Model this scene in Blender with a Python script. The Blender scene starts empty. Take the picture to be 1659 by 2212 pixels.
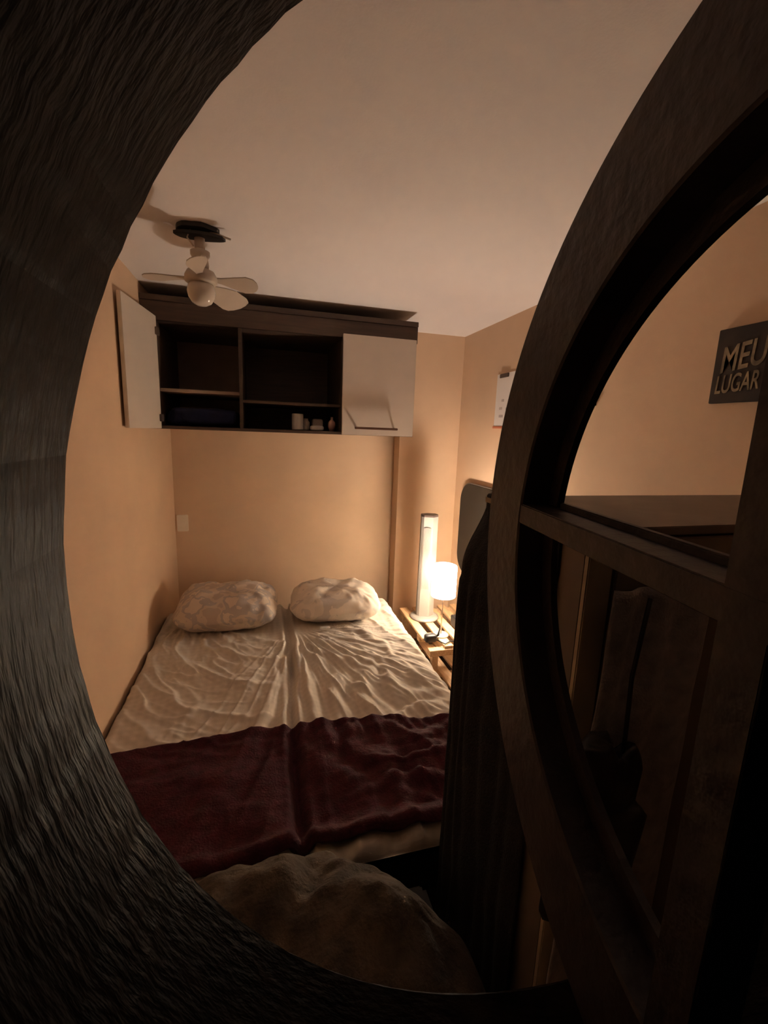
import bpy, bmesh, math, random
import numpy as np
from mathutils import Vector, Matrix, Euler, noise
random.seed(7)
S = bpy.context.scene
C = S.collection
PI = math.pi
# ---------------------------------------------------------------- camera
CZ = 1.725                                   # height of the lens; X, Y are measured from it
yaw, pitch, roll = 0.272845, 0.181356, 0.0360437
fw = Vector((math.sin(yaw)*math.cos(pitch), math.cos(yaw)*math.cos(pitch), -math.sin(pitch)))
r0 = Vector((math.cos(yaw), -math.sin(yaw), 0)); u0 = r0.cross(fw)
rt = r0*math.cos(roll)+u0*math.sin(roll); up = -r0*math.sin(roll)+u0*math.cos(roll)
cam = bpy.data.cameras.new('camera'); co = bpy.data.objects.new('camera', cam); C.objects.link(co)
M3 = Matrix((rt, up, -fw)).transposed()
co.matrix_world = Matrix.Translation((0, 0, CZ)) @ M3.to_4x4()
cam.sensor_fit = 'VERTICAL'; cam.sensor_height = 36; cam.sensor_width = 27
cam.lens = 36*940/2212; cam.clip_start = 0.01
S.camera = co
# ---------------------------------------------------------------- world and exposure
w = bpy.data.worlds.new('world'); S.world = w; w.use_nodes = True
bg = w.node_tree.nodes['Background']; bg.inputs[0].default_value = (0.8, 0.7, 0.9, 1); bg.inputs[1].default_value = 0.0015
S.view_settings.view_transform = 'Standard'; S.view_settings.look = 'None'
S.view_settings.exposure = 0.0; S.view_settings.gamma = 1; S.view_settings.use_curve_mapping = False
LAMP_SHADE_EMIT = 33.0
LAMP_BULB_POWER = 28.0
LIGHT_COL = (1.0, 0.84, 0.70)

# ---------------------------------------------------------------- materials
def mat(name, col, rough=0.6, metal=0.0, spec=0.5, nscale=0, namt=0.0, bump=0.0, bscale=40, emit=None, estr=0, stretch=(1,1,1), detail=4):
    m = bpy.data.materials.new(name); m.use_nodes = True
    nt = m.node_tree; b = nt.nodes['Principled BSDF']
    b.inputs['Roughness'].default_value = rough; b.inputs['Metallic'].default_value = metal
    b.inputs['Specular IOR Level'].default_value = spec
    b.inputs['Base Color'].default_value = (*col, 1)
    if emit: b.inputs['Emission Color'].default_value = (*emit, 1); b.inputs['Emission Strength'].default_value = estr
    if namt or bump:
        tc = nt.nodes.new('ShaderNodeTexCoord'); mp = nt.nodes.new('ShaderNodeMapping')
        mp.inputs['Scale'].default_value = stretch
        nt.links.new(tc.outputs['Object'], mp.inputs[0])
    if namt:
        n = nt.nodes.new('ShaderNodeTexNoise'); n.inputs['Scale'].default_value = nscale; n.inputs['Detail'].default_value = detail
        nt.links.new(mp.outputs[0], n.inputs[0])
        r = nt.nodes.new('ShaderNodeValToRGB')
        r.color_ramp.elements[0].position = .3; r.color_ramp.elements[1].position = .7
        r.color_ramp.elements[0].color = (*[c*(1-namt) for c in col], 1); r.color_ramp.elements[1].color = (*[min(1, c*(1+namt)) for c in col], 1)
        nt.links.new(n.outputs[0], r.inputs[0]); nt.links.new(r.outputs[0], b.inputs['Base Color'])
    if bump:
        n2 = nt.nodes.new('ShaderNodeTexNoise'); n2.inputs['Scale'].default_value = bscale; n2.inputs['Detail'].default_value = 3
        nt.links.new(mp.outputs[0], n2.inputs[0])
        bp = nt.nodes.new('ShaderNodeBump'); bp.inputs['Strength'].default_value = bump; bp.inputs['Distance'].default_value = .01
        nt.links.new(n2.outputs[0], bp.inputs['Height']); nt.links.new(bp.outputs[0], b.inputs['Normal'])
    return m

M = {}
M['wall'] = mat('wall_paint', (.66, .465, .315), .75, nscale=3, namt=.05, bump=.05, bscale=120)
M['ceiling'] = mat('ceiling_paint', (.73, .685, .675), .85, nscale=2, namt=.03, bump=.05, bscale=150)
M['floor'] = mat('floor_tile', (.10, .075, .055), .5, nscale=4, namt=.2)
M['outer'] = mat('outer_wall_paint', (.25, .2, .16), .9, nscale=3, namt=.1)
M['wood'] = mat('varnished_dark_wood', (.050, .030, .020), .40, nscale=9, namt=.45, bump=.5, bscale=30, stretch=(6, 1, 6))
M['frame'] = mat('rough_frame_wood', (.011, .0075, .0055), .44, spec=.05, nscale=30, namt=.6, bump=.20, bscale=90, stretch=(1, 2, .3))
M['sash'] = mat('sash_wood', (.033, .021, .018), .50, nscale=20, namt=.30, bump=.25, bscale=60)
M['cab'] = mat('cabinet_dark_laminate', (.060, .036, .026), .50, nscale=18, namt=.25, stretch=(.3, 1, 4))
M['cab_in'] = mat('cabinet_backing', (.30, .21, .17), .7, nscale=8, namt=.1)
M['door'] = mat('cabinet_white_laminate', (.64, .56, .49), .45, nscale=5, namt=.03)
M['handle'] = mat('handle_brown', (.12, .055, .035), .4)
M['white_pl'] = mat('white_plastic', (.26, .24, .22), .35, nscale=6, namt=.02)
M['fanpl'] = mat('fan_plastic', (.50, .42, .35), .45, nscale=6, namt=.06)
M['globe'] = mat('globe_glass', (.62, .56, .50), .12, nscale=6, namt=.02)
M['black'] = mat('black_plastic', (.012, .010, .010), .5, nscale=20, namt=.3)
M['dark'] = mat('dark_cloth', (.014, .012, .013), .9, nscale=60, namt=.35, bump=.4, bscale=200)
M['greycloth'] = mat('grey_cloth', (.42, .38, .38), .9, nscale=40, namt=.2, bump=.3, bscale=180)
M['metal'] = mat('lamp_metal', (.55, .45, .36), .25, metal=1.0, nscale=8, namt=.05)
M['pallet'] = mat('pallet_pine', (.56, .36, .20), .65, nscale=10, namt=.22, stretch=(9, .8, 9), bump=.15, bscale=40)
M['wardrobe'] = mat('wardrobe_laminate', (.20, .15, .115), .6, nscale=10, namt=.12, stretch=(1, 1, .3))
M['pale'] = mat('pale_edge', (.45, .36, .25), .6, nscale=10, namt=.1)
M['blanket'] = mat('wine_blanket', (.050, .0035, .011), .95, nscale=35, namt=.35, bump=.35, bscale=140)
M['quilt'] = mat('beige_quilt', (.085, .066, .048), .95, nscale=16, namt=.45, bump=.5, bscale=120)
M['paper'] = mat('paper', (.72, .68, .66), .7, nscale=6, namt=.02)
M['ink'] = mat('faint_ink', (.42, .36, .35), .7, nscale=10, namt=.1)
M['red'] = mat('red_ink', (.5, .16, .08), .7, nscale=10, namt=.1)
M['clip'] = mat('clip_grey', (.10, .07, .06), .4, nscale=10, namt=.1)
M['signbg'] = mat('sign_board', (.028, .017, .012), .7, nscale=14, namt=.4)
M['signtx'] = mat('sign_letters', (.25, .19, .12), .7, nscale=30, namt=.5)
M['navy'] = mat('navy_cloth', (.010, .014, .055), .9, nscale=20, namt=.3, bump=.3)
M['mirror'] = mat('dark_glass', (.018, .015, .012), .40, spec=.18, nscale=3, namt=.05)
M['pink'] = mat('pink_plastic', (.55, .32, .28), .5, nscale=10, namt=.1)
M['plate'] = mat('switch_plate', (.82, .74, .62), .5, nscale=10, namt=.03)

def sheet_mat():
    m = bpy.data.materials.new('checked_grey_sheet'); m.use_nodes = True; nt = m.node_tree; b = nt.nodes['Principled BSDF']
    b.inputs['Roughness'].default_value = .9; b.inputs['Specular IOR Level'].default_value = .2
    tc = nt.nodes.new('ShaderNodeTexCoord'); outs = []
    for d in ('X', 'Y'):
        wv = nt.nodes.new('ShaderNodeTexWave'); wv.bands_direction = d; wv.inputs['Scale'].default_value = 9
        wv.inputs['Distortion'].default_value = .6; nt.links.new(tc.outputs['Object'], wv.inputs[0]); outs.append(wv)
    mx = nt.nodes.new('ShaderNodeMath'); mx.operation = 'ADD'
    nt.links.new(outs[0].outputs['Fac'], mx.inputs[0]); nt.links.new(outs[1].outputs['Fac'], mx.inputs[1])
    r = nt.nodes.new('ShaderNodeValToRGB'); r.color_ramp.elements[0].color = (.62, .56, .49, 1); r.color_ramp.elements[1].color = (.70, .635, .56, 1)
    h = nt.nodes.new('ShaderNodeMath'); h.operation = 'MULTIPLY'; h.inputs[1].default_value = .5
    nt.links.new(mx.outputs[0], h.inputs[0]); nt.links.new(h.outputs[0], r.inputs[0]); nt.links.new(r.outputs[0], b.inputs['Base Color'])
    n2 = nt.nodes.new('ShaderNodeTexNoise'); n2.inputs['Scale'].default_value = 300
    bp = nt.nodes.new('ShaderNodeBump'); bp.inputs['Strength'].default_value = .15; bp.inputs['Distance'].default_value = .004
    nt.links.new(tc.outputs['Object'], n2.inputs[0]); nt.links.new(n2.outputs[0], bp.inputs['Height']); nt.links.new(bp.outputs[0], b.inputs['Normal'])
    return m
M['sheet'] = sheet_mat()
def print_mat(name, cols, scale, off):
    m = bpy.data.materials.new(name); m.use_nodes = True; nt = m.node_tree; b = nt.nodes['Principled BSDF']
    b.inputs['Roughness'].default_value = .9; b.inputs['Specular IOR Level'].default_value = .2
    tc = nt.nodes.new('ShaderNodeTexCoord'); mp = nt.nodes.new('ShaderNodeMapping'); mp.inputs['Location'].default_value = (off, off*.3, 0)
    n = nt.nodes.new('ShaderNodeTexNoise'); n.inputs['Scale'].default_value = scale; n.inputs['Detail'].default_value = 2.5; n.inputs['Distortion'].default_value = .35
    r = nt.nodes.new('ShaderNodeValToRGB'); r.color_ramp.interpolation = 'CONSTANT'
    while len(r.color_ramp.elements) < len(cols): r.color_ramp.elements.new(.5)
    for e, (p, c) in zip(r.color_ramp.elements, cols): e.position = p; e.color = (*c, 1)
    nt.links.new(tc.outputs['Object'], mp.inputs[0]); nt.links.new(mp.outputs[0], n.inputs[0]); nt.links.new(n.outputs[0], r.inputs[0]); nt.links.new(r.outputs[0], b.inputs['Base Color'])
    return m
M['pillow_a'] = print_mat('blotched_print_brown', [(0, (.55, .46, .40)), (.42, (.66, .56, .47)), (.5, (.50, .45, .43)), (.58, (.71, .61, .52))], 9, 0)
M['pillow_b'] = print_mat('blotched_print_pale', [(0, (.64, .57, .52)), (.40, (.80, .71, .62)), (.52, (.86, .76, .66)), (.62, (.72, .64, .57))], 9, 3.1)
def shade_mat():
    m = bpy.data.materials.new('lit_lampshade_fabric'); m.use_nodes = True; nt = m.node_tree; nt.nodes.remove(nt.nodes['Principled BSDF'])
    o = nt.nodes['Material Output']; t = nt.nodes.new('ShaderNodeBsdfTranslucent'); t.inputs[0].default_value = (.85, .78, .62, 1)
    d = nt.nodes.new('ShaderNodeBsdfDiffuse'); d.inputs[0].default_value = (.8, .75, .65, 1)
    mx = nt.nodes.new('ShaderNodeMixShader'); mx.inputs[0].default_value = .5
    e = nt.nodes.new('ShaderNodeEmission'); e.inputs[0].default_value = (*LIGHT_COL, 1); e.inputs[1].default_value = LAMP_SHADE_EMIT
    a = nt.nodes.new('ShaderNodeAddShader')
    nt.links.new(t.outputs[0], mx.inputs[1]); nt.links.new(d.outputs[0], mx.inputs[2]); nt.links.new(mx.outputs[0], a.inputs[0]); nt.links.new(e.outputs[0], a.inputs[1]); nt.links.new(a.outputs[0], o.inputs[0])
    return m
M['shade'] = shade_mat()

# ---------------------------------------------------------------- mesh helpers
def link(name, me, m=None, parent=None, smooth=False, loc=None, rot=None):
    if m is not None: me.materials.append(M[m] if isinstance(m, str) else m)
    if smooth: me.polygons.foreach_set('use_smooth', [True]*len(me.polygons))
    o = bpy.data.objects.new(name, me); C.objects.link(o)
    if parent: o.parent = parent
    if loc: o.location = loc
    if rot: o.rotation_euler = rot
    return o
def from_bm(name, bm, *a, **k):
    me = bpy.data.meshes.new(name); bmesh.ops.recalc_face_normals(bm, faces=bm.faces); bm.to_mesh(me); bm.free()
    return link(name, me, *a, **k)
def box_bm(bm, x0, x1, y0, y1, z0, z1, bev=0.0):
    t = bmesh.new()
    bmesh.ops.create_cube(t, size=1)
    for v in t.verts: v.co = Vector(((x0+x1)/2+v.co.x*(x1-x0), (y0+y1)/2+v.co.y*(y1-y0), (z0+z1)/2+v.co.z*(z1-z0)))
    if bev: bmesh.ops.bevel(t, geom=list(t.edges), offset=bev, segments=2, affect='EDGES')
    tm = bpy.data.meshes.new('t'); t.to_mesh(tm); t.free(); bm.from_mesh(tm); bpy.data.meshes.remove(tm)
def box(name, x0, x1, y0, y1, z0, z1, m, parent=None, bev=0.0, **k):
    bm = bmesh.new(); box_bm(bm, x0, x1, y0, y1, z0, z1, bev)
    return from_bm(name, bm, m, parent, **k)
def lathe(name, prof, m, parent=None, n=48, center=(0, 0, 0), smooth=True, close=False, **k):
    bm = bmesh.new(); rings = []
    for r, z in prof:
        rings.append([bm.verts.new((center[0]+r*math.cos(2*PI*i/n), center[1]+r*math.sin(2*PI*i/n), center[2]+z)) for i in range(n)])
    pairs = list(zip(rings, rings[1:])) + ([(rings[-1], rings[0])] if close else [])
    for a, b in pairs:
        for i in range(n): bm.faces.new((a[i], a[(i+1) % n], b[(i+1) % n], b[i]))
    if not close:
        for rg, (r, z) in ((rings[0], prof[0]), (rings[-1], prof[-1])):
            if r > 1e-4: bm.faces.new(rg)
    bmesh.ops.remove_doubles(bm, verts=bm.verts, dist=1e-6)
    o = from_bm(name, bm, m, parent, smooth=smooth, **k)
    return o
def prism(name, pts, y0, y1, m, parent=None, axis='Z', **k):
    bm = bmesh.new()
    def P(p, t): return {'Z': (p[0], p[1], t), 'Y': (p[0], t, p[1]), 'X': (t, p[0], p[1])}[axis]
    a = [bm.verts.new(P(p, y0)) for p in pts]; b = [bm.verts.new(P(p, y1)) for p in pts]
    n = len(pts); bm.faces.new(a); bm.faces.new(b)
    for i in range(n): bm.faces.new((a[i], a[(i+1) % n], b[(i+1) % n], b[i]))
    return from_bm(name, bm, m, parent, **k)
def tube(name, pts, r, m, parent=None, n=8, rad=None, **k):
    bm = bmesh.new(); P = [Vector(p) for p in pts]; rings = []
    for i, p in enumerate(P):
        t = (P[min(i+1, len(P)-1)]-P[max(i-1, 0)]).normalized()
        a = t.orthogonal().normalized() if i == 0 else (ua - t*ua.dot(t)).normalized()
        ua = a; b = t.cross(a); rr = rad[i] if rad else r
        rings.append([bm.verts.new(p+a*rr*math.cos(2*PI*j/n)+b*rr*math.sin(2*PI*j/n)) for j in range(n)])
    for A, B in zip(rings, rings[1:]):
        for j in range(n): bm.faces.new((A[j], A[(j+1) % n], B[(j+1) % n], B[j]))
    bm.faces.new(rings[0]); bm.faces.new(rings[-1])
    return from_bm(name, bm, m, parent, smooth=True, **k)
def rrect(x0, x1, z0, z1, r, n=6):
    pts = []
    for cx, cz, a in ((x1-r, z1-r, 0), (x0+r, z1-r, 90), (x0+r, z0+r, 180), (x1-r, z0+r, 270)):
        for i in range(n+1):
            t = math.radians(a+90*i/n); pts.append((cx+r*math.cos(t), cz+r*math.sin(t)))
    return pts
def grid(name, fn, nu, nv, m, parent=None, thick=0.0, closed_u=False, **k):
    vs = []; fs = []
    for j in range(nv):
        for i in range(nu): vs.append(fn(i/(nu if closed_u else nu-1), j/(nv-1)))
    W = nu
    for j in range(nv-1):
        for i in range(nu if closed_u else nu-1):
            i2 = (i+1) % nu; fs.append((j*W+i, j*W+i2, (j+1)*W+i2, (j+1)*W+i))
    me = bpy.data.meshes.new(name); me.from_pydata(vs, [], fs); me.update()
    o = link(name, me, m, parent, smooth=True, **k)
    if thick:
        s = o.modifiers.new('solid', 'SOLIDIFY'); s.thickness = thick; s.offset = -1
    return o
def empty(name, loc=(0, 0, 0), rz=0, parent=None):
    o = bpy.data.objects.new(name, None); C.objects.link(o); o.location = loc; o.rotation_euler = (0, 0, rz); o.empty_display_size = .1
    if parent: o.parent = parent
    return o
def tag(o, label, cat, group=None):
    o['label'] = label; o['category'] = cat
    if group: o['group'] = group
    return o
def struct(o, label=None):
    o['kind'] = 'structure'
    if label: o['label'] = label
    return o
def nz(x, y, z=0.0): return noise.noise(Vector((x, y, z)))
def fbm(x, y, z=0.0, o=3):
    s = 0; a = 1
    for i in range(o): s += a*nz(x*2**i, y*2**i, z+i*7.3); a *= .5
    return s
def sstep(a, b, x):
    t = min(1, max(0, (x-a)/(b-a))); return t*t*(3-2*t)

# ================================================================= ROOM SHELL
XL, XR, YF, YB, YB2, XS, ZC = -0.629, 1.511, 0.30, 3.40, 3.258, 1.016, 2.468
struct(box('floor', XL-.1, XR+.1, YF-.0, YB+.1, -.1, 0, 'floor'), 'dark floor of the bedroom')
struct(box('ceiling', XL-.1, XR+.1, .12, YB+.1, ZC, ZC+.1, 'ceiling'), 'off-white plaster ceiling')
struct(box('wall_left', XL-.1, XL, YF, YB+.1, 0, ZC, 'wall'), 'beige painted wall left of the bed')
struct(box('wall_right', XR, XR+.1, YF, YB+.1, 0, ZC, 'wall'), 'beige painted wall behind the lamp and the sign')
struct(prism('wall_back', [(XL, YB), (XS, YB), (XS, YB2), (XR, YB2), (XR, YB+.1), (XL, YB+.1)], 0, ZC, 'wall'), 'beige wall at the head of the bed, stepping forward beside the tower fan')

# window wall with the round opening
D = 0.30; RO = 1.6*D; OX = 1.2*D; OZ = CZ-.34*D; YN = .12
def window_wall():
    bm = bmesh.new(); n = 96; R = RO+.03
    x0, x1, z0, z1 = XL-.9, XR+.9, 0, ZC+.1
    def outer(a):
        dx, dz = math.cos(a), math.sin(a)
        t = min((x1-OX)/dx if dx > 1e-9 else ((x0-OX)/dx if dx < -1e-9 else 9), (z1-OZ)/dz if dz > 1e-9 else ((z0-OZ)/dz if dz < -1e-9 else 9))
        return OX+dx*t, OZ+dz*t
    angs = [2*PI*i/n for i in range(n)] + [math.atan2(z-OZ, x-OX) % (2*PI) for x in (x0, x1) for z in (z0, z1)]
    angs = sorted(set(angs)); L = []
    for y in (YN, YF):
        L.append(([bm.verts.new((OX+R*math.cos(a), y, OZ+R*math.sin(a))) for a in angs], [bm.verts.new((outer(a)[0], y, outer(a)[1])) for a in angs]))
    k = len(angs)
    for i in range(k):
        j = (i+1) % k
        for inn, out in L: bm.faces.new((inn[i], inn[j], out[j], out[i]))
        bm.faces.new((L[0][0][i], L[0][0][j], L[1][0][j], L[1][0][i])); bm.faces.new((L[0][1][i], L[0][1][j], L[1][1][j], L[1][1][i]))
    return from_bm('wall_front', bm, 'wall')
struct(window_wall(), 'dark wall with the round window opening')

# round pivot window: fixed frame ring + open sash
win = struct(empty('window_1', (OX, .21, OZ-RO)), 'round dark wooden pivot window, its sash swung open')
def ring_y(name, prof, m, parent, n=144, rough=0.0):
    # prof: closed list of (radius, y) around the opening axis
    bm = bmesh.new(); rings = []
    for k, (r, y) in enumerate(prof):
        rr = []
        for i in range(n):
            a = 2*PI*i/n
            q = r + (rough*nz(i*.9, k*5.1)) 
            rr.append(bm.verts.new((OX+q*math.cos(a), y, OZ+q*math.sin(a))))
        rings.append(rr)
    for A, B in zip(rings, rings[1:]+rings[:1]):
        for i in range(n): bm.faces.new((A[i], A[(i+1) % n], B[(i+1) % n], B[i]))
    o = from_bm(name, bm, m, None); o.parent = parent; o.matrix_parent_inverse = Matrix.Translation((-OX, -.21, -(OZ-RO)))
    return o
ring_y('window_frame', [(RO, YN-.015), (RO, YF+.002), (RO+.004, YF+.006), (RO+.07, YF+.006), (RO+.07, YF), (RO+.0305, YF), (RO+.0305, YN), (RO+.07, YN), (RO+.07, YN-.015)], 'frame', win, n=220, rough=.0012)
# sash in its own frame: local x = along the sash (away from the lens), local z = up, local y = thickness
E_ = .85*D; SY = math.radians(81)
hvec = Vector((math.cos(SY), math.sin(SY), 0)); nvec = Vector((math.sin(SY), -math.cos(SY), 0))
SC = hvec*(.9*E_)+nvec*E_; SZ = CZ-.50*E_
def sash_pt(h, dpt, v):            # h along, dpt depth from front face, v up; all in units of E_, relative to sash centre
    p = SC+hvec*(h*E_)+nvec*(dpt*E_); return (p.x, p.y, SZ+v*E_)
def sash_ring(name, prof, m, parent, n=144):
    bm = bmesh.new(); rings = []
    for r, dp in prof: rings.append([bm.verts.new(sash_pt(r*math.cos(2*PI*i/n), dp, r*math.sin(2*PI*i/n))) for i in range(n)])
    for A, B in zip(rings, rings[1:]+rings[:1]):
        for i in range(n): bm.faces.new((A[i], A[(i+1) % n], B[(i+1) % n], B[i]))
    o = from_bm(name, bm, m); o.parent = parent
    return o
def sash_box(name, h0, h1, d0, d1, v0, v1, m, parent):
    bm = bmesh.new(); V = [bm.verts.new(sash_pt(h, d, v)) for h in (h0, h1) for d in (d0, d1) for v in (v0, v1)]
    for f in ((0, 1, 3, 2), (4, 5, 7, 6), (0, 1, 5, 4), (2, 3, 7, 6), (0, 2, 6, 4), (1, 3, 7, 5)): bm.faces.new([V[i] for i in f])
    bmesh.ops.bevel(bm, geom=list(bm.edges), offset=.0015, segments=2, affect='EDGES')
    o = from_bm(name, bm, m); o.parent = parent; return o
RSo, RSi = 1.785, 1.33
pinv = Matrix.Translation((-OX, -.21, -(OZ-RO)))
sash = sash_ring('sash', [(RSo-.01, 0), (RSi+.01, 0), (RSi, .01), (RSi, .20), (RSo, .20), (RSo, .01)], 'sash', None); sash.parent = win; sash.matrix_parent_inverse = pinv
sash_ring('glazing_bead', [(RSi+.004, .155), (1.235, .155), (1.235, .19), (RSi+.004, .19)], 'sash', sash)
sash_box('crossbar', -RSi-.005, RSi+.005, .004, .17, .04, .145, 'sash', sash)
sash_box('crossbar_bead', -1.2, 1.2, .155, .19, .01, .175, 'sash', sash)
sash_box('mullion', -.07, .075, .005, .171, -RSi-.005, RSi+.005, 'sash', sash)
for s in (-1, 1): sash_box('pivot_pin', -.05, .05, .06, .14, s*(RSo+.02)-.03, s*(RSo+.02)+.03, 'black', sash)

# ================================================================= OVERBED CABINET
cy0, cy1, cz0, cz1 = 2.75, 3.39, 1.70, 2.30
cab = tag(empty('wall_cabinet', (.16, 3.0, cz0)), 'dark overbed wall cabinet with one white door shut and one open', 'cabinet')
def cb(name, x0, x1, y0, y1, z0, z1, m='cab', bev=.0015, parent=None):
    o = box(name, x0, x1, y0, y1, z0, z1, m, None, bev); o.parent = parent or cab; o.matrix_parent_inverse = Matrix.Translation((-.16, -3.0, -cz0)); return o
cb('bottom_panel', XL+.004, .945, cy0, cy1, cz0, cz0+.018)
cb('top_panel', XL+.004, .945, cy0+.002, cy1, cz1-.02, cz1)
cb('side_panel', .928, .945, cy0, cy1, cz0+.018, cz1-.02)
cb('side_panel', XL+.004, -.556, cy0+.018, cy1, cz0+.018, cz1-.02)
cb('divider', -.131, -.113, cy0+.004, cy1-.01, cz0+.018, cz1-.02)
cb('divider', .468, .486, cy0+.02, cy1-.01, cz0+.018, cz1-.02)
cb('fascia', XL+.002, .948, cy0-.004, cy0+.016, cz1-.02, 2.378)
cb('cornice', XL+.002, .948, cy0-.012, cy1-.04, 2.3785, 2.408)
cb('shelf', -.556, -.131, cy0+.03, cy1-.012, 1.908, 1.926, 'cab_in')
cb('shelf', -.113, .468, cy0+.03, cy1-.012, 1.868, 1.884)
cb('back_panel', -.556, -.131, cy1-.012, cy1-.004, cz0+.018, cz1-.02, 'cab_in')
cb('back_panel', -.113, .928, cy1-.012, cy1-.004, cz0+.018, cz1-.02)
d = cb('door', .472, .938, cy0-.02, cy0-.002, cz0+.002, cz1-.001, 'door', .002)
hd = box('handle', .548, .826, cy0-.058, cy0-.044, 1.738, 1.752, 'handle', None, .003); hd.parent = d; hd.parent = d
for x in (.565, .81):
    s_ = box('handle_post', x-.005, x+.005, cy0-.046, cy0-.019, 1.740, 1.750, 'handle', None); s_.parent = d; s_.parent = d
# open left door, swung out towards the left wall
od = empty('door', (-.552, cy0-.002, cz0)); od.parent = cab; od.matrix_parent_inverse = Matrix.Translation((-.16, -3.0, -cz0))
ang = math.atan2(-(.49), -.052)
od.rotation_euler = (0, 0, ang)
box('door_leaf', 0, .450, -.018, 0, .002, .600, 'door', od, .002)
for z in (.06, .52): box('hinge', -.012, .03, 0, .012, z-.02, z+.02, 'clip', od, .002)

# things on the cabinet shelves
o = grid('folded_cloth', lambda u, v: (-.50+.30*u*1.0, 2.86+.26*(v if v < .5 else .5)*2, 0), 4, 4, 'navy')
bpy.data.objects.remove(o)
def soft_box(name, c, s, m, seed=0, p=4.0, wr=.006, nu=40, nv=24, fr=14, rot=(0, 0, 0), **k):
    def f(u, v):
        a = 2*PI*u; b = PI*(v-.5)
        def sp(t, e): return math.copysign(abs(t)**e, t)
        e = 2/p
        x = sp(math.cos(b), e)*sp(math.cos(a), e); y = sp(math.cos(b), e)*sp(math.sin(a), e); z = sp(math.sin(b), e)
        w_ = 1+wr/min(s)*fbm(x*s[0]*fr+seed, y*s[1]*fr, z*s[2]*fr+seed)
        return (x*s[0]*w_, y*s[1]*w_, z*s[2]*w_)
    return grid(name, f, nu, nv, m, closed_u=True, loc=c, rot=rot, **k)
tag(soft_box('folded_cloth', (-.345, 3.0, 1.775), (.19, .18, .052), 'navy', 3, 5, .006), 'dark navy folded cloth in the left cabinet compartment', 'cloth')
tag(lathe('paper_roll', [(.012, -.05), (.034, -.05), (.036, -.045), (.036, .045), (.034, .05), (.012, .05)], 'paper', n=24, close=True, loc=(.212, 2.88, 1.7705)), 'whitish roll standing on the cabinet floor, leftmost there', 'roll')
tag(lathe('jar', [(.0, -.04), (.028, -.04), (.031, -.034), (.031, .012), (.022, .024), (.022, .036), (.0, .036)], 'greycloth', n=24, loc=(.262, 2.93, 1.7585)), 'mauve grey jar behind the whitish roll in the cabinet', 'jar')
tag(soft_box('soap_bar', (.335, 2.88, 1.735), (.045, .028, .017), 'paper', 1, 3.2, .001), 'small pale bar lying on the cabinet floor', 'soap')
tag(lathe('perfume_bottle', [(0, -.045), (.014, -.045), (.024, -.01), (.022, .012), (.008, .028), (.008, .045), (0, .045)], 'pink', n=20, loc=(.428, 2.86, 1.7635)), 'small pinkish bottle beside the closed cabinet door', 'bottle')
tag(soft_box('cotton_box', (.348, 2.975, 1.757), (.036, .03, .038), 'paper', 2, 6, .001), 'little whitish box at the back of the cabinet floor', 'box')

# ================================================================= CEILING FAN
FX, FY = -.226, 1.965
fan = tag(empty('ceiling_fan', (FX, FY, 2.19)), 'small beige ceiling fan with a glass globe and a torn black ceiling mount', 'ceiling fan')
def fp(o): o.parent = fan; o.matrix_parent_inverse = Matrix.Translation((-FX, -FY, -2.19)); return o
def blob(nm, rx, ry, z0, z1, m, seed, n=28, dx=0, dy=0):
    pts = [(FX+dx+rx*(1+.12*nz(math.cos(a)*2+seed, math.sin(a)*2))*math.cos(a), FY+dy+ry*(1+.12*nz(math.cos(a)*2, math.sin(a)*2+seed))*math.sin(a)) for a in [2*PI*i/n for i in range(n)]]
    return fp(prism(nm, pts, z0, z1, m))
blob('mount_recess', .078, .06, 2.452, 2.4675, 'black', 2, dx=-.005)
blob('mount_plate', .090, .036, 2.432, 2.442, 'black', 5, dx=.002, dy=-.01)
fp(tube('wire', [(FX-.03, FY-.02, 2.452), (FX-.04, FY-.03, 2.42), (FX-.02, FY-.02, 2.395)], .003, 'fanpl', n=6))
fp(tube('wire', [(FX+.04, FY-.02, 2.455), (FX+.10, FY-.02, 2.44), (FX+.115, FY-.02, 2.436)], .004, 'fanpl', n=6))
fp(lathe('downrod', [(.019, 2.375), (.019, 2.45)], 'fanpl', center=(FX, FY, 0), n=20))
fp(lathe('rod_cover', [(.0, 2.318), (.030, 2.318), (.032, 2.335), (.029, 2.36), (.036, 2.372), (.036, 2.385), (.02, 2.392), (0, 2.392)], 'fanpl', center=(FX, FY, 0), n=28))
fp(lathe('motor', [(0, 2.268), (.050, 2.268), (.060, 2.276), (.060, 2.296), (.050, 2.314), (.03, 2.322), (0, 2.322)], 'fanpl', center=(FX, FY, 0), n=36))
fp(lathe('globe', [(0, 2.188), (.018, 2.190), (.036, 2.200), (.048, 2.218), (.053, 2.240), (.050, 2.258), (.044, 2.270), (0, 2.270)], 'globe', center=(FX, FY, 0), n=40))
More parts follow.
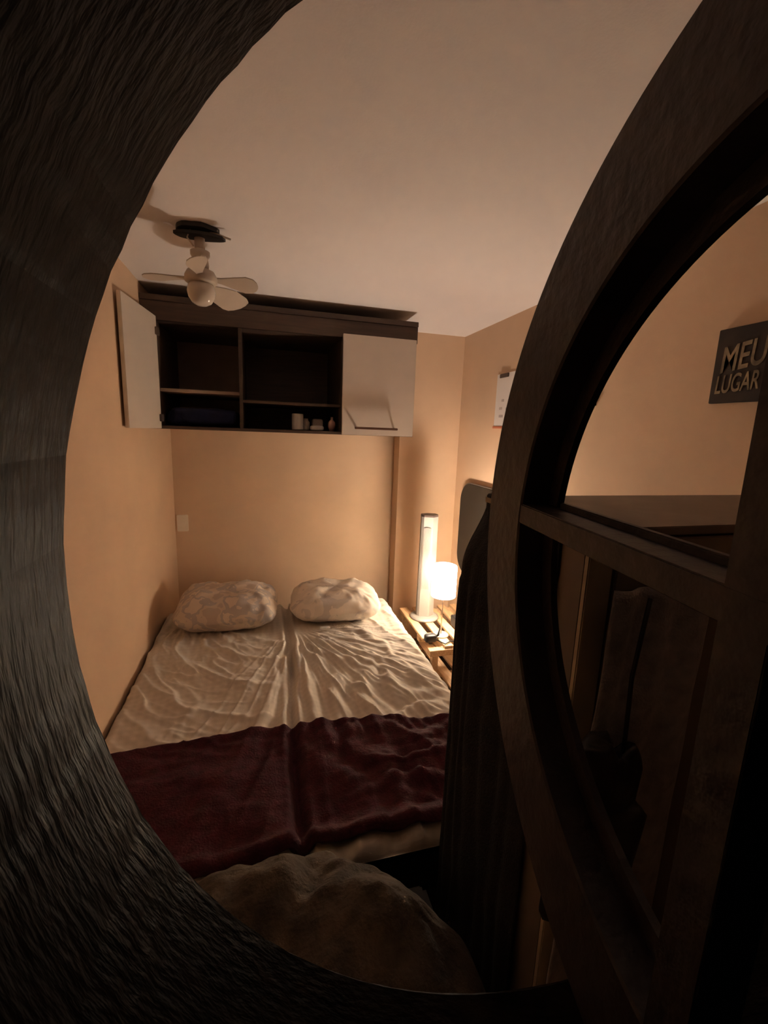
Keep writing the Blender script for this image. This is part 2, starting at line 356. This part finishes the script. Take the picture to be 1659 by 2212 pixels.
def blade(tip, z0, z1, wd, tw):
    t = Vector((tip[0]-FX, tip[1]-FY, 0)); L = t.length; t.normalize(); s = Vector((-t.y, t.x, 0))
    prof = [(.045, .010), (.075, .014), (.11, .60*wd), (.16, .95*wd), (L-.05, wd), (L-.02, .85*wd), (L-.006, .5*wd), (L, .12*wd)]
    bm = bmesh.new(); rows = []
    for r, w_ in prof:
        z = z0+(z1-z0)*r/L
        q = []
        for sg in (-1, 1):
            for th in (-.002, .002):
                p = t*r+s*(sg*w_*math.cos(tw)); q.append(bm.verts.new((FX+p.x, FY+p.y, z+sg*w_*math.sin(tw)+th)))
        rows.append((q[0], q[1], q[3], q[2]))
    for a, b in zip(rows, rows[1:]):
        for i in range(4): bm.faces.new((a[i], a[(i+1) % 4], b[(i+1) % 4], b[i]))
    bm.faces.new(rows[0]); bm.faces.new(rows[-1])
    return fp(from_bm('blade', bm, 'fanpl', smooth=False))
blade((-.447, 2.03), 2.29, 2.29, .030, .10)
blade((-.012, 1.975), 2.292, 2.284, .042, -.45)
blade((-.215, 1.735), 2.292, 2.292, .038, .35)
blade((-.092, 2.225), 2.286, 2.258, .062, -.30)

# ================================================================= BED
BX0, BX1, BY0, BY1, BZ = -.620, .862, 1.035, 2.955, .515
SEAM = .13
bed = tag(empty('bed', (.12, 2.0, 0)), 'low double bed made of two single mattresses pushed together', 'bed')
def bp_(o): o.parent = bed; o.matrix_parent_inverse = Matrix.Translation((-.12, -2.0, 0)); return o
for x0, x1 in ((BX0+.02, SEAM-.012), (SEAM+.012, BX1-.02)):
    bp_(box('mattress', x0, x1, BY0+.02, BY1-.02, .30, BZ-.058, 'dark', None, .02))
    bp_(box('bed_base', x0, x1, BY0+.03, BY1-.03, .08, .30, 'dark', None, .01))
    for y in (BY0+.12, BY1-.12):
        for x in (x0+.08, x1-.08): bp_(lathe('leg', [(.02, 0), (.026, .08)], 'black', center=(x, y, 0), n=14))
def sheet_h(x, y):
    z = 0.0
    sx = SEAM-.035*sstep(2.5, 1.5, y)
    dx = x-sx
    # groove between the mattresses
    z -= .045*math.exp(-(dx/.018)**2)*(.55+.45*sstep(2.7, 2.3, y)) 
    z += .008*math.exp(-(abs(dx)-.035)**2/.012**2)
    wob = fbm(x*3, y*3, 1.7, 2)
    r = math.hypot(x-.16, (y-2.62)*.95); th = math.atan2(x-.16, 2.62-y)
    if dx < 0:   # swags hanging round the seam's head end
        a = sstep(.10, .35, r)*sstep(1.25, .7, r)*sstep(-1.35, -.95, th)*sstep(-.02, -.30, th)
        ph = 30*r+1.3*wob+1.2*th
        z += .016*a*(.5+.5*fbm(x*2+4, y*2, 3, 2)*1.6)*(math.exp(-(math.sin(ph*.5)/.33)**2)*1.5-.4)
        b = sstep(-.42, -.04, th)*sstep(.12, .3, r)
        z += .014*b*math.sin(46*th*(1+.12*wob)+4*wob)
        z += .004*fbm(x*14+2*wob, y*5, 9, 3)
        e_ = sstep(-.50, -.62, x)
        z += .008*e_*fbm(x*6, y*3, 4)
    else:
        b = sstep(.95, .05, th)*sstep(.10, .3, r)
        z += .015*b*math.sin(38*th*(1+.15*wob)+5*wob)*(.6+.8*abs(fbm(x*4, y*2, 8, 2)))
        q = (x*.75+y*.55)
        z += .011*sstep(.3, .6, x)*sstep(.9, .7, x)*max(0, math.sin(20*q+5*wob))**3
        z += .004*fbm(x*16, y*6, 2, 3)
    z += .010*fbm(x*2.2, y*1.7, 11, 2)
    def rdg(p, q, k, sd): return max(0.0, 1-k*abs(fbm(p, q, sd, 2)))**1.5
    far = sstep(.12, .30, r)
    if dx < 0:
        w1 = sstep(.18, .40, r)*sstep(1.35, .9, r)*sstep(-.10, -.45, th)
        z += .013*w1*rdg(r*8.5+.5*wob, th*1.3, 3.2, 21)+.006*w1*rdg(r*15, th*2.2, 3.5, 27)
        z += .010*far*sstep(-.75, -.2, th)*rdg(th*11, r*1.4, 3.0, 33)
    else:
        z += .013*far*sstep(1.25, .5, th)*rdg(th*9, r*1.3+.3*wob, 3.0, 41)+.006*far*rdg(th*17, r*2.0, 3.2, 47)
        z += .009*sstep(.28, .5, x)*rdg((x*.85+y*.5)*7, (x*.5-y*.85)*1.6, 3.0, 53)
    return z
def sheet_fn(u, v):
    sk = .20; Wd = BX1-BX0; Ln = BY1-BY0; R = .045
    def wrap(t, lo, hi):
        Lq = hi-lo; s = -sk+t*(Lq+2*sk)
        if s < R: 
            a = min((R-s)/R, PI/2) if s > R-R*PI/2 else PI/2
            ex = max(0, (R-R*PI/2)-s)
            return lo+R-R*math.sin(a), -R*(1-math.cos(a))-ex
        if s > Lq-R:
            q = s-(Lq-R); a = min(q/R, PI/2); ex = max(0, q-R*PI/2)
            return hi-R+R*math.sin(a), -R*(1-math.cos(a))-ex
        return lo+s, 0.0
    x, zx = wrap(u, BX0, BX1); y, zy = wrap(v, BY0, BY1)
    dz = zx+zy
    z = BZ+dz
    if dz > -.03: z += sheet_h(x, y)
    else:
        if zx < -.02 and BX1-x < .1: x += .006*nz(y*14, 0)*min(1, -zx*8)
        z += sheet_h(min(max(x, BX0), BX1), min(max(y, BY0), BY1))*max(0, 1+dz*6)
    if y < BY0+.06: z = max(z, BZ-.034)
    return (x, y, max(z, .27))
tag(grid('bed_sheet', sheet_fn, 330, 400, 'sheet'), 'rumpled grey checked sheet stretched over both mattresses', 'bed sheet')
# pillows
def pillow(name, c, s, m, seed, rot, label):
    L, W, H = s
    def f(u, v):
        # closed cushion: u around, v from bottom to top
        a = 2*PI*u; b = PI*(v-.5)
        ca, sa = math.cos(a), math.sin(a)
        def sp(t, e): return math.copysign(abs(t)**e, t)
        rr = math.cos(b)**.55
        x = sp(ca, .42)*rr; y = sp(sa, .42)*rr
        ed = max(abs(x), abs(y))
        th = (max(0, 1-abs(x)**5.5)**.5)*(max(0, 1-abs(y)**4.5)**.5)
        z = sp(math.sin(b), .8)*(.10+.90*th)
        n1 = fbm(x*3+seed, y*2.5, z+seed, 3)
        rad = math.atan2(y, x)
        wr = math.sin(rad*16+4*n1+seed)*sstep(.35, 1.0, ed)*.055
        if z > 0: z *= 1+.20*n1
        z += wr*(.4+.6*abs(z))
        k = 1+.03*n1
        return (x*L*k, y*W*k, z*H)
    return tag(grid(name, f, 128, 40, m, closed_u=True, loc=c, rot=rot), label, 'pillow', 'pillows on the bed')
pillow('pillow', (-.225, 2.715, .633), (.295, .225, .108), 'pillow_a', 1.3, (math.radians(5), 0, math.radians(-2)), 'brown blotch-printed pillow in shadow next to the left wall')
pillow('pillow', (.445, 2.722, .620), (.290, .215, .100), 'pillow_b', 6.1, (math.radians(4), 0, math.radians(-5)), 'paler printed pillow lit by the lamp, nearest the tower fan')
tag(box('remote_control', .315, .378, 2.470, 2.492, .527, .546, 'paper', None, .004), 'small white stick lying against the front of the right pillow', 'remote')
# wine blanket across the foot of the bed
def blk(u, v):
    x0, x1 = BX0+.004, BX1+.02
    s = u*(x1-x0+.22); x = x0+s; drop = 0
    if x > x1:
        drop = x-x1; x = x1+.006*nz(v*8, 2)
    yt = 1.60-.035*(x-.1)-.05*sstep(.0, .9, x)+.025*math.sin(5.2*x+.4)*.6-.05*sstep(-.35, -.62, x)
    yb_ = 1.062+.01*math.sin(7*x)-.01*x
    y = yb_+(yt-yb_)*v
    ed = min(v, 1-v)
    z = BZ+.026+.010*fbm(x*4, y*9, 5, 3)+.012*max(0, math.sin(38*y+5*fbm(x*2, y*3, 2)+2*x))*sstep(.15, .5, x)+.010*math.sin(9*x+12*y)*.6+sheet_h(min(x, BX1-.05), y)*.7
    z += .012*math.exp(-((1-v)/.05)**2)
    z += .016*math.exp(-((v-.05)/.05)**2)-.012*sstep(.03, 0, v)
    rnd = sstep(x1-.05, x1, x)*.03
    return (x, y, z-drop-rnd)
tag(grid('blanket', blk, 190, 110, 'blanket', thick=.016), 'dark wine red blanket laid across the foot of the bed', 'blanket')

# ================================================================= QUILT HEAP AND BENCH AT THE BED FOOT
bench = tag(empty('bench', (.08, .7, 0)), 'black low bench between the round window and the bed foot', 'bench')
def bb(o): o.parent = bench; o.matrix_parent_inverse = Matrix.Translation((-.08, -.7, 0)); return o
bb(box('seat', -.40, .44, .40, .985, .36, .43, 'black', None, .015))
for x in (-.36, .40):
    for y in (.44, .945): bb(box('leg', x-.025, x+.025, y-.025, y+.025, 0, .36, 'black', None, .004))
def heap(u, v):
    x = -.33+.78*u; y = .42+.60*v
    y -= .26*sstep(.12, .46, x)*v**2
    px, py = (u-.5)*2, (v-.5)*2
    m_ = max(0, 1-abs(px)**2.6)*max(0, 1-abs(py)**2.6)
    n1 = fbm(x*5+1, y*5, 2, 3)
    z = .436+m_**.42*(.285+.055*n1+.022*abs(fbm(x*11, y*11, 6, 3)))
    z += .05*m_*math.exp(-((x+.12)/.12)**2-((y-.93)/.08)**2)+.05*m_*math.exp(-((x-.27)/.12)**2-((y-.80)/.14)**2)-.06*m_*math.exp(-((x-.10)/.05)**2-((y-.93)/.09)**2)
    x += .03*fbm(y*4, 3, 1)*abs(px); y += .02*fbm(x*5, 7, 1)*abs(py)
    return (x, y, z)
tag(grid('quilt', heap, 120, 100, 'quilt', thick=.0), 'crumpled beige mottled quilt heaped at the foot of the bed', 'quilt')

# ================================================================= PALLET TABLE
tab = tag(empty('pallet_table', (1.27, 2.9, 0)), 'low slatted pine pallet table between bed and right wall', 'table')
def tp(o): o.parent = tab; o.matrix_parent_inverse = Matrix.Translation((-1.27, -2.9, 0)); return o
TX0, TX1, TY0, TY1, TZ = 1.000, 1.478, 2.37, 3.030, .390
slx = [1.000, 1.104, 1.207, 1.311, 1.415]
for i, x in enumerate(slx):
    tp(box('slat', x, x+.060, (2.51 if i == 0 else TY0+.01*(i % 3)), TY1, TZ-.018, TZ, 'pallet', None, .002))
for y in (2.37, 2.57, 2.96):
    tp(box('crosspiece', TX0, TX1, y, y+.05, TZ-.060, TZ-.0185, 'pallet', None, .002))
for x in (1.02, 1.42):
    for y in (2.375, 2.965): tp(box('leg', x, x+.04, y, y+.04, .08, TZ-.0605, 'pallet', None, .002))
for i in range(4):
    x = 1.06+.115*i; tp(box('lower_slat', x, x+.075, 2.00, TY1, .062, .080, 'pallet', None, .002))
for y in (2.02, 2.56, 2.95): tp(box('lower_crosspiece', 1.06, 1.48, y, y+.07, 0, .0615, 'pallet', None, .002))

# tower fan
tf = tag(empty('tower_fan', (1.130, 2.832, TZ)), 'white tower fan standing behind the lamp on the pallet table', 'fan')
tf.scale = (.937,)*3
lathe('base', [(0, 0), (.108, 0), (.112, .006), (.110, .016), (.085, .026), (0, .03)], 'white_pl', tf, n=48)
def taper_col(name, fp_, z0, z1, s0, s1, m, parent):
    bm = bmesh.new(); rows = []
    for k in range(2):
        z, s = ((z0, s0), (z1, s1))[k]
        rows.append([bm.verts.new((x*s, y*s, z)) for x, y in fp_])
    n = len(fp_)
    for i in range(n): bm.faces.new((rows[0][i], rows[0][(i+1) % n], rows[1][(i+1) % n], rows[1][i]))
    bm.faces.new(rows[0]); bm.faces.new(rows[1]); return from_bm(name, bm, m, parent)
FPT = [(-.070, -.010), (-.058, -.034), (.008, -.062), (.062, -.030), (.070, .0), (.060, .040), (0, .060), (-.060, .040)]
taper_col('column', FPT, .028, .812, 1.0, .95, 'white_pl', tf)
taper_col('top_cap', FPT, .812, .826, .96, .93, 'clip', tf)
# grille on the left front face
ga, gb = Vector((-.058, -.034, 0)), Vector((.008, -.062, 0)); gdir = (gb-ga).normalized(); gn = Vector((gdir.y, -gdir.x, 0))
bm = bmesh.new()
def gbox(bm, t0, t1, z0, z1, o0, o1):
    V = []
    for t in (t0, t1):
        for oo in (o0, o1):
            for z in (z0, z1):
                sc = 1-.05*(z-.028)/.784; p = (ga+gdir*t+gn*oo)*1.0; V.append(bm.verts.new((p.x*sc, p.y*sc, z)))
    for f in ((0, 1, 3, 2), (4, 5, 7, 6), (0, 1, 5, 4), (2, 3, 7, 6), (0, 2, 6, 4), (1, 3, 7, 5)): bm.faces.new([V[i] for i in f])
gbox(bm, .006, .060, .25, .73, .0005, .0012); from_bm('grille_backing', bm, 'clip', tf)
for i in range(9):
    bm = bmesh.new(); t = .006+i*.0060; gbox(bm, t, t+.0040, .245, .735-.006*abs(i-4)/4, .0013, .006); from_bm('grille_slat', bm, 'white_pl', tf)

# table lamp
LX, LY = 1.138, 2.534
lp = tag(empty('table_lamp', (LX, LY, TZ)), 'lit table lamp with white drum shade on a thin metal stem', 'lamp')
lp.scale = (.937,)*3
lathe('base', [(0, 0), (.055, 0), (.057, .004), (.052, .010), (.012, .013), (0, .013)], 'pale', lp, n=36)
lathe('stem', [(.0045, .013), (.0045, .40)], 'metal', lp, n=14)
lathe('lamp_shade', [(.084, .300), (.086, .300), (.086, .522), (.084, .522)], 'shade', lp, n=64, close=True)
for zz in (.3005, .5215): lathe('shade_rim', [(.0835, zz-.0012), (.0870, zz-.0012), (.0870, zz+.0012), (.0835, zz+.0012)], 'metal', lp, n=64, close=True)
bm = bmesh.new()
for a in range(3):
    c, s = math.cos(2*PI*a/3+.5), math.sin(2*PI*a/3+.5)
    V = [bm.verts.new((q*c-w_*s, q*s+w_*c, z)) for q in (.004, .0845) for w_ in (-.001, .001) for z in (.392, .395)]
    for f in ((0, 1, 3, 2), (4, 5, 7, 6), (0, 1, 5, 4), (2, 3, 7, 6), (0, 2, 6, 4), (1, 3, 7, 5)): bm.faces.new([V[i] for i in f])
from_bm('shade_spider', bm, 'metal', lp)
pl = bpy.data.lights.new('bulb_light', 'POINT'); pl.energy = LAMP_BULB_POWER; pl.color = LIGHT_COL; pl.shadow_soft_size = .045
plo = bpy.data.objects.new('bulb_light', pl); C.objects.link(plo); plo.parent = lp; plo.location = (0, 0, .455)

# small things on the table
ch = tag(empty('charger', (1.031, 2.455, TZ)), 'black charger with its curled lead at the front of the pallet table', 'charger')
bx_ = soft_box('adapter', (0, 0, .028), (.040, .026, .026), 'black', 4, 4, .001); bx_.parent = ch
tb = tube('lead', [(.03, 0, .03), (.05, -.01, .05), (.055, -.012, .085), (.06, -.01, .10)], .004, 'black', ch, rad=[.008, .008, .004, .001])
tube('cable', [(.03, .0, .02), (.08, -.06, .008), (.13, -.03, .008), (.17, -.05, .008), (.22, .0, .008), (.30, .03, .008)], .004, 'black', ch)
ck = tag(empty('alarm_clock', (1.315, 2.63, TZ)), 'small black alarm clock at the right rear of the pallet table', 'clock')
box('clock_case', -.045, .06, -.05, .05, 0, .075, 'black', ck, .005)
box('clock_face', -.035, .05, -.053, -.0502, .010, .066, 'mirror', ck, .001)
box('clock_button', .0, .014, -.02, -.006, .0752, .080, 'paper', ck, .001)

# ================================================================= RIGHT WALL THINGS
mr = tag(empty('wall_mirror', (XR-.02, 2.85, .67)), 'dark glossy rounded panel on the right wall behind the hanging clothes', 'mirror')
def mp_(o): o.parent = mr; o.matrix_parent_inverse = Matrix.Translation((-(XR-.02), -2.85, -.67)); return o
mp_(prism('mirror_glass', rrect(2.50, 3.095, .675, 1.365, .14, 10), XR-.026, XR-.012, 'mirror', axis='X'))
mp_(prism('mirror_rim', rrect(2.492, 3.103, .667, 1.373, .146, 10), XR-.022, XR-.002, 'white_pl', axis='X'))
ps = tag(empty('wall_calendar', (XR-.004, 2.58, 1.78)), 'white paper calendar clipped to the right wall', 'calendar')
def pp_(o): o.parent = ps; o.matrix_parent_inverse = Matrix.Translation((-(XR-.004), -2.58, -1.78)); return o
pp_(box('page', XR-.006, XR-.002, 2.46, 2.702, 1.792, 2.125, 'paper', None, .0005))
pp_(box('clip', XR-.014, XR-.0062, 2.555, 2.662, 2.098, 2.124, 'clip', None, .003))
pp_(box('red_footer', XR-.0075, XR-.0015, 2.46, 2.716, 1.776, 1.791, 'red', None, .0005))
for (y, z, a) in ((2.61, 1.955, .03), (2.63, 1.905, .035), (2.62, 1.855, .05), (2.55, 1.9, .03)):
    pp_(box('print_mark', XR-.0068, XR-.0061, y-a/2, y+a/2, z-.008, z+.008, 'ink', None))
pq = tag(empty('wall_plaque', (XR-.01, 1.88, 1.88)), 'small brown plaque on the right wall half hidden by the window sash', 'plaque')
for nm, a in (('board', (XR-.014, XR-.001, 1.765, 1.98, 1.882, 2.06, 'signbg')), ('frame_edge', (XR-.018, XR-.0142, 1.765, 1.98, 1.882, 1.892, 'handle'))):
    o = box(nm, *a, None, .001); o.parent = pq; o.matrix_parent_inverse = Matrix.Translation((-(XR-.01), -1.88, -1.88))
# MEU LUGAR sign
sg = tag(empty('wall_sign', (XR-.01, 1.09, 1.862)), 'dark wooden sign lettered MEU LUGAR in cream', 'sign')
def sp_(o): o.parent = sg; o.matrix_parent_inverse = Matrix.Translation((-(XR-.01), -1.09, -1.862)); return o
sp_(box('board', XR-.018, XR-.001, .985, 1.207, 1.862, 2.103, 'signbg', None, .002))
def text(body, y, z, h, wd, rot):
    cu = bpy.data.curves.new('lettering', 'FONT'); cu.body = body; cu.size = 1; cu.extrude = .001; cu.align_x = 'LEFT'; cu.offset = .012; cu.shear = .12
    o = bpy.data.objects.new('lettering', cu); C.objects.link(o)
    bpy.context.view_layer.update()
    me = bpy.data.meshes.new_from_object(o.evaluated_get(bpy.context.evaluated_depsgraph_get())); bpy.data.objects.remove(o)
    xs = [v.co.x for v in me.vertices]; ys = [v.co.y for v in me.vertices]
    x0, x1, y0, y1 = min(xs), max(xs), min(ys), max(ys)
    for v in me.vertices:
        a = (v.co.x-x0)/(x1-x0)*wd; b = (v.co.y-y0)/(y1-y0)*h
        zz = z+b*math.cos(rot)+a*math.sin(rot); yy = y-(a*math.cos(rot)-b*math.sin(rot)*.3)
        v.co = Vector((XR-.0195 - (0.0012 if v.co.z > 0 else 0), yy, zz))
    o = link('lettering', me, 'signtx'); return sp_(o)
text('MEU', 1.180, 1.958, .085, .142, math.radians(7))
text('LUGAR', 1.188, 1.892, .060, .138, math.radians(3))

# ================================================================= WARDROBE NEAR THE WINDOW
wd = tag(empty('wardrobe', (1.0, .82, 0)), 'tall dull brown wardrobe seen through the open window sash', 'wardrobe')
def wp(o): o.parent = wd; o.matrix_parent_inverse = Matrix.Translation((-1.0, -.82, 0)); return o
wp(box('body', .560, 1.495, .635, .995, .05, 1.555, 'wardrobe', None, .003))
wp(box('top_board', .552, 1.50, .618, 1.005, 1.5552, 1.572, 'wardrobe', None, .002))
wp(box('plinth', .58, 1.48, .66, .98, 0, .0498, 'black', None, .002))
wp(box('corner_post', .557, .612, .622, .6345, .06, 1.554, 'pale', None, .002))
for x0, x1 in ((.616, 1.05), (1.056, 1.492)):
    dr = wp(box('door', x0, x1, .618, .6345, .06, 1.55, 'wardrobe', None, .003))
    k_ = lathe('knob', [(0, 0), (.007, 0), (.006, .012), (.013, .018), (.011, .026), (0, .028)], 'clip', None, n=16, loc=((x1-.05 if x0 < 1 else x0+.05), .618, .9), rot=(PI/2, 0, 0))
    wp(k_); k_.name = 'knob'
# grey towel hanging askew on the wardrobe front
def towel(u, v):
    z = 1.46-1.0*v
    xl = .604-.05*v; x = xl+(.84-.604+.04*v)*u
    y = .606-.006*math.sin(16*u+2*v)-.006*fbm(u*4, v*3, 3)
    return (x, y, z)
tag(grid('towel', towel, 40, 60, 'greycloth', thick=.004), 'dull grey towel hanging on the wardrobe front', 'towel')
# dark coat over the far left corner of the wardrobe
def coat(u, v):
    # u runs round the wardrobe corner from the near side to the bed side, v from the top down
    path = [(.548, .70), (.535, .80), (.505, .92), (.492, .985), (.505, 1.012), (.56, 1.017), (.66, 1.017)]
    t = u*(len(path)-1); i = min(int(t), len(path)-2); f = t-i
    x = path[i][0]*(1-f)+path[i+1][0]*f; y = path[i][1]*(1-f)+path[i+1][1]*f
    z = 1.577-1.49*v
    sh = sstep(1.39, 1.575, z)
    x = x+(max(x, .566)-x)*sh
    fold = (.010*math.sin(u*38+2*fbm(u*3, v*2, 1))+.008*fbm(u*7, v*5, 4))*sstep(0, .25, v)
    if z < 1.36: x -= .004
    x = min(x-.6*abs(fold) if i < 4 else x, .553 if y < 1.0 else 9)
    return (x, y+(.3*abs(fold) if i >= 3 else 0)*.3, z)
ct = tag(empty('coat', (.52, .9, .08)), 'long black coat hung over the wardrobe corner by the bed', 'coat')
o = grid('coat_body', coat, 90, 120, 'dark', thick=.006); o.parent = ct; o.matrix_parent_inverse = Matrix.Translation((-.52, -.9, -.08))
o = tube('coat_shoulder', [(.556, .70, 1.582), (.575, .85, 1.590), (.585, 1.0, 1.585)], .012, 'dark', n=10, rad=[.008, .014, .010]); o.parent = ct; o.matrix_parent_inverse = Matrix.Translation((-.52, -.9, -.08))
# dark bag hanging on the wardrobe front
bg_ = tag(empty('shoulder_bag', (.60, .56, .75)), 'black shoulder bag hanging in front of the grey towel', 'bag')
q = soft_box('bag_body', (0, 0, .21), (.085, .028, .20), 'black', 6, 3, .012); q.parent = bg_
tube('strap', [(.03, .0, .39), (.045, .02, .55), (.062, .022, .70)], .004, 'black', bg_)

# ================================================================= BACK WALL OUTLET
ol = tag(empty('wall_outlet', (-.578, YB, .956)), 'beige socket plate on the back wall by the left corner', 'outlet')
def op_(o): o.parent = ol; o.matrix_parent_inverse = Matrix.Translation((.578, -YB, -.956)); return o
op_(prism('plate', rrect(-.616, -.540, .956, 1.079, .008, 4), YB-.010, YB-.001, 'plate', axis='Y'))
op_(prism('socket', rrect(-.600, -.556, 1.0, 1.04, .012, 4), YB-.0125, YB-.0102, 'plate', axis='Y'))
